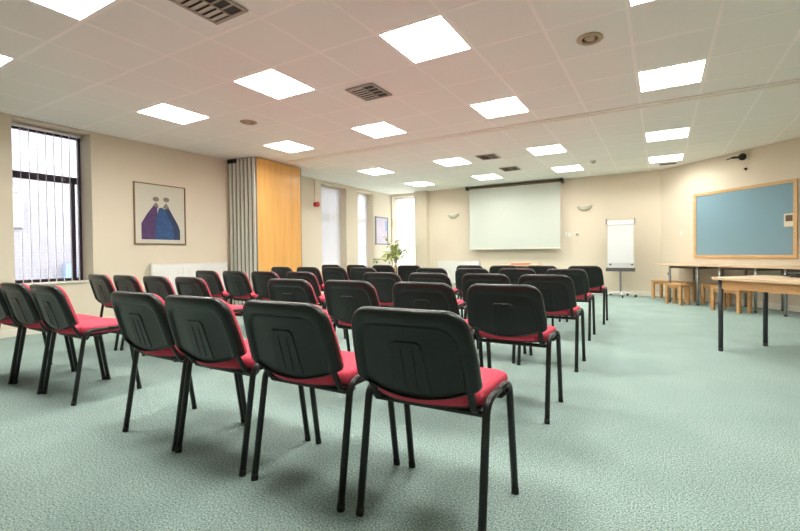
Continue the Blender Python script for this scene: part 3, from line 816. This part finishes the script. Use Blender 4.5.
# black camera on bracket
r = thing('wall_camera', 'black camera on a bracket arm high on the angled wall above the pinboard', 'camera', (*cw(1.80), 2.60), AW)
b = MB(); b.lathe([(.045, .001), (.045, .02), (.03, .03)], 16, mtx=Matrix.Rotation(R(90), 4, 'X')); b.build('wall_plate', M['ceramic'], r)
b = MB(); b.lathe([(.001, -.062), (.03, -.055), (.053, -.03), (.06, 0), (.053, .03), (.03, .055), (.001, .062)], 18, c=(0, -.09, -.01)); b.build('housing', M['rubber'], r)
b = MB(); b.tube([(-.04, -.09, 0), (-.10, -.09, -.0), (-.15, -.10, .010), (-.19, -.10, .008)], .022, 10, rs=[1, .8, .9, .6]); b.tube([(-.18, -.10, .008), (-.27, -.11, -.008)], .008, 8); b.build('arm', M['rubber'], r)
r = thing('cable_plug', 'small black plug on the angled wall just below the black camera', 'plug', (*cw(1.80), 2.385), AW)
b = MB(); b.lathe([(.022, .001), (.024, .012), (.016, .03), (.008, .05)], 14, mtx=Matrix.Rotation(R(90), 4, 'X') @ Matrix.Scale(1, 4)); b.build('plug_body', M['rubber'], r)
r = thing('wall_plug', 'small dark plug on the angled wall above the bench', 'plug', (*cw(.235), .50), AW)
b = MB(); b.box(-.04, .04, -.012, -.001, -.055, .055); b.build('plate', M['white'], r)
b = MB(); b.box(-.022, .022, -.05, -.012, -.035, .03); b.build('adapter', M['rubber'], r, bevel=.005)
r = thing('light_switch', 'white light switch plate on the angled wall left of the pinboard', 'switch', (*cw(.52), 1.33), AW)
b = MB(); b.box(-.043, .043, -.010, -.001, -.043, .043); b.build('plate', M['skirt'], r, bevel=.003)
b = MB(); b.box(-.012, .012, -.014, -.010, -.018, .018); b.build('rocker', M['white'], r)

# ------------------------------------------------------------ plant
pl = thing('potted_fig', 'tall potted fig with yellow green leaves in the far left corner', 'plant', (-6.30, 9.30, 0))
b = MB(); b.lathe([(.001, .0), (.12, .0), (.165, .30), (.175, .30), (.175, .34), (.158, .34), (.155, .31)], 24); po = b.build('pot', M['pot'], pl)
b = MB(); b.lathe([(.154, .312), (.08, .318), (.001, .32)], 20); b.build('soil', M['soil'], po)
rnd = random.Random(5)
b = MB(); tips = []
for k in range(3):
    a0 = k*2.1; pts = [(.03*math.cos(a0+t*4), .03*math.sin(a0+t*4), .30+.60*t) for t in [i/6 for i in range(7)]]
    b.tube(pts, .011, 8, rs=[1.2-.08*i for i in range(7)])
top = Vector((0, 0, .88)); branches = []
for k in range(22):
    a = rnd.uniform(0, 2*PI); el = rnd.uniform(.15, 1.45); L = rnd.uniform(.32, .70)
    d = Vector((math.cos(a)*math.cos(el), math.sin(a)*math.cos(el), math.sin(el))); s = Vector((0, 0, .72+.18*rnd.random()))
    e = s+d*L; mid = s+d*L*.5+Vector((0, 0, .05)); e.z -= .06*math.cos(el); branches.append((s, mid, e))
    b.tube([s, mid, e], .004, 5, rs=[1, .8, .4])
b.build('trunk', M['bark'], pl)
lf = MB()
for s, mid, e in branches:
    for i in range(22):
        t = rnd.uniform(.25, 1.05); p = s.lerp(mid, t*2) if t < .5 else mid.lerp(e, t*2-1)
        p = p + Vector([rnd.uniform(-.045, .045) for _ in range(3)])
        a = rnd.uniform(0, 2*PI); d = Vector((math.cos(a), math.sin(a), rnd.uniform(-1.1, .3))).normalized(); side = d.cross(Vector((0, 0, 1))).normalized(); nn = side.cross(d)
        l = rnd.uniform(.08, .125); w = l*.28
        vs = [p, p+d*l*.35+side*w+nn*.008, p+d*l*.35-side*w+nn*.008, p+d*l*.4-nn*.004, p+d*l]
        lf.add(vs, [(0, 3, 1), (0, 2, 3), (1, 3, 4), (3, 2, 4)], 0 if rnd.random() < .65 else 1, True)
lf.build('foliage', [M['leaf'], M['leaf2']], pl, fix=False)

# ------------------------------------------------------------ world (overcast daylight)
w = bpy.data.worlds.new('world'); sc.world = w; w.use_nodes = True
bg = w.node_tree.nodes['Background']; bg.inputs['Color'].default_value = (.93, .95, 1.0, 1); bg.inputs['Strength'].default_value = 6.2
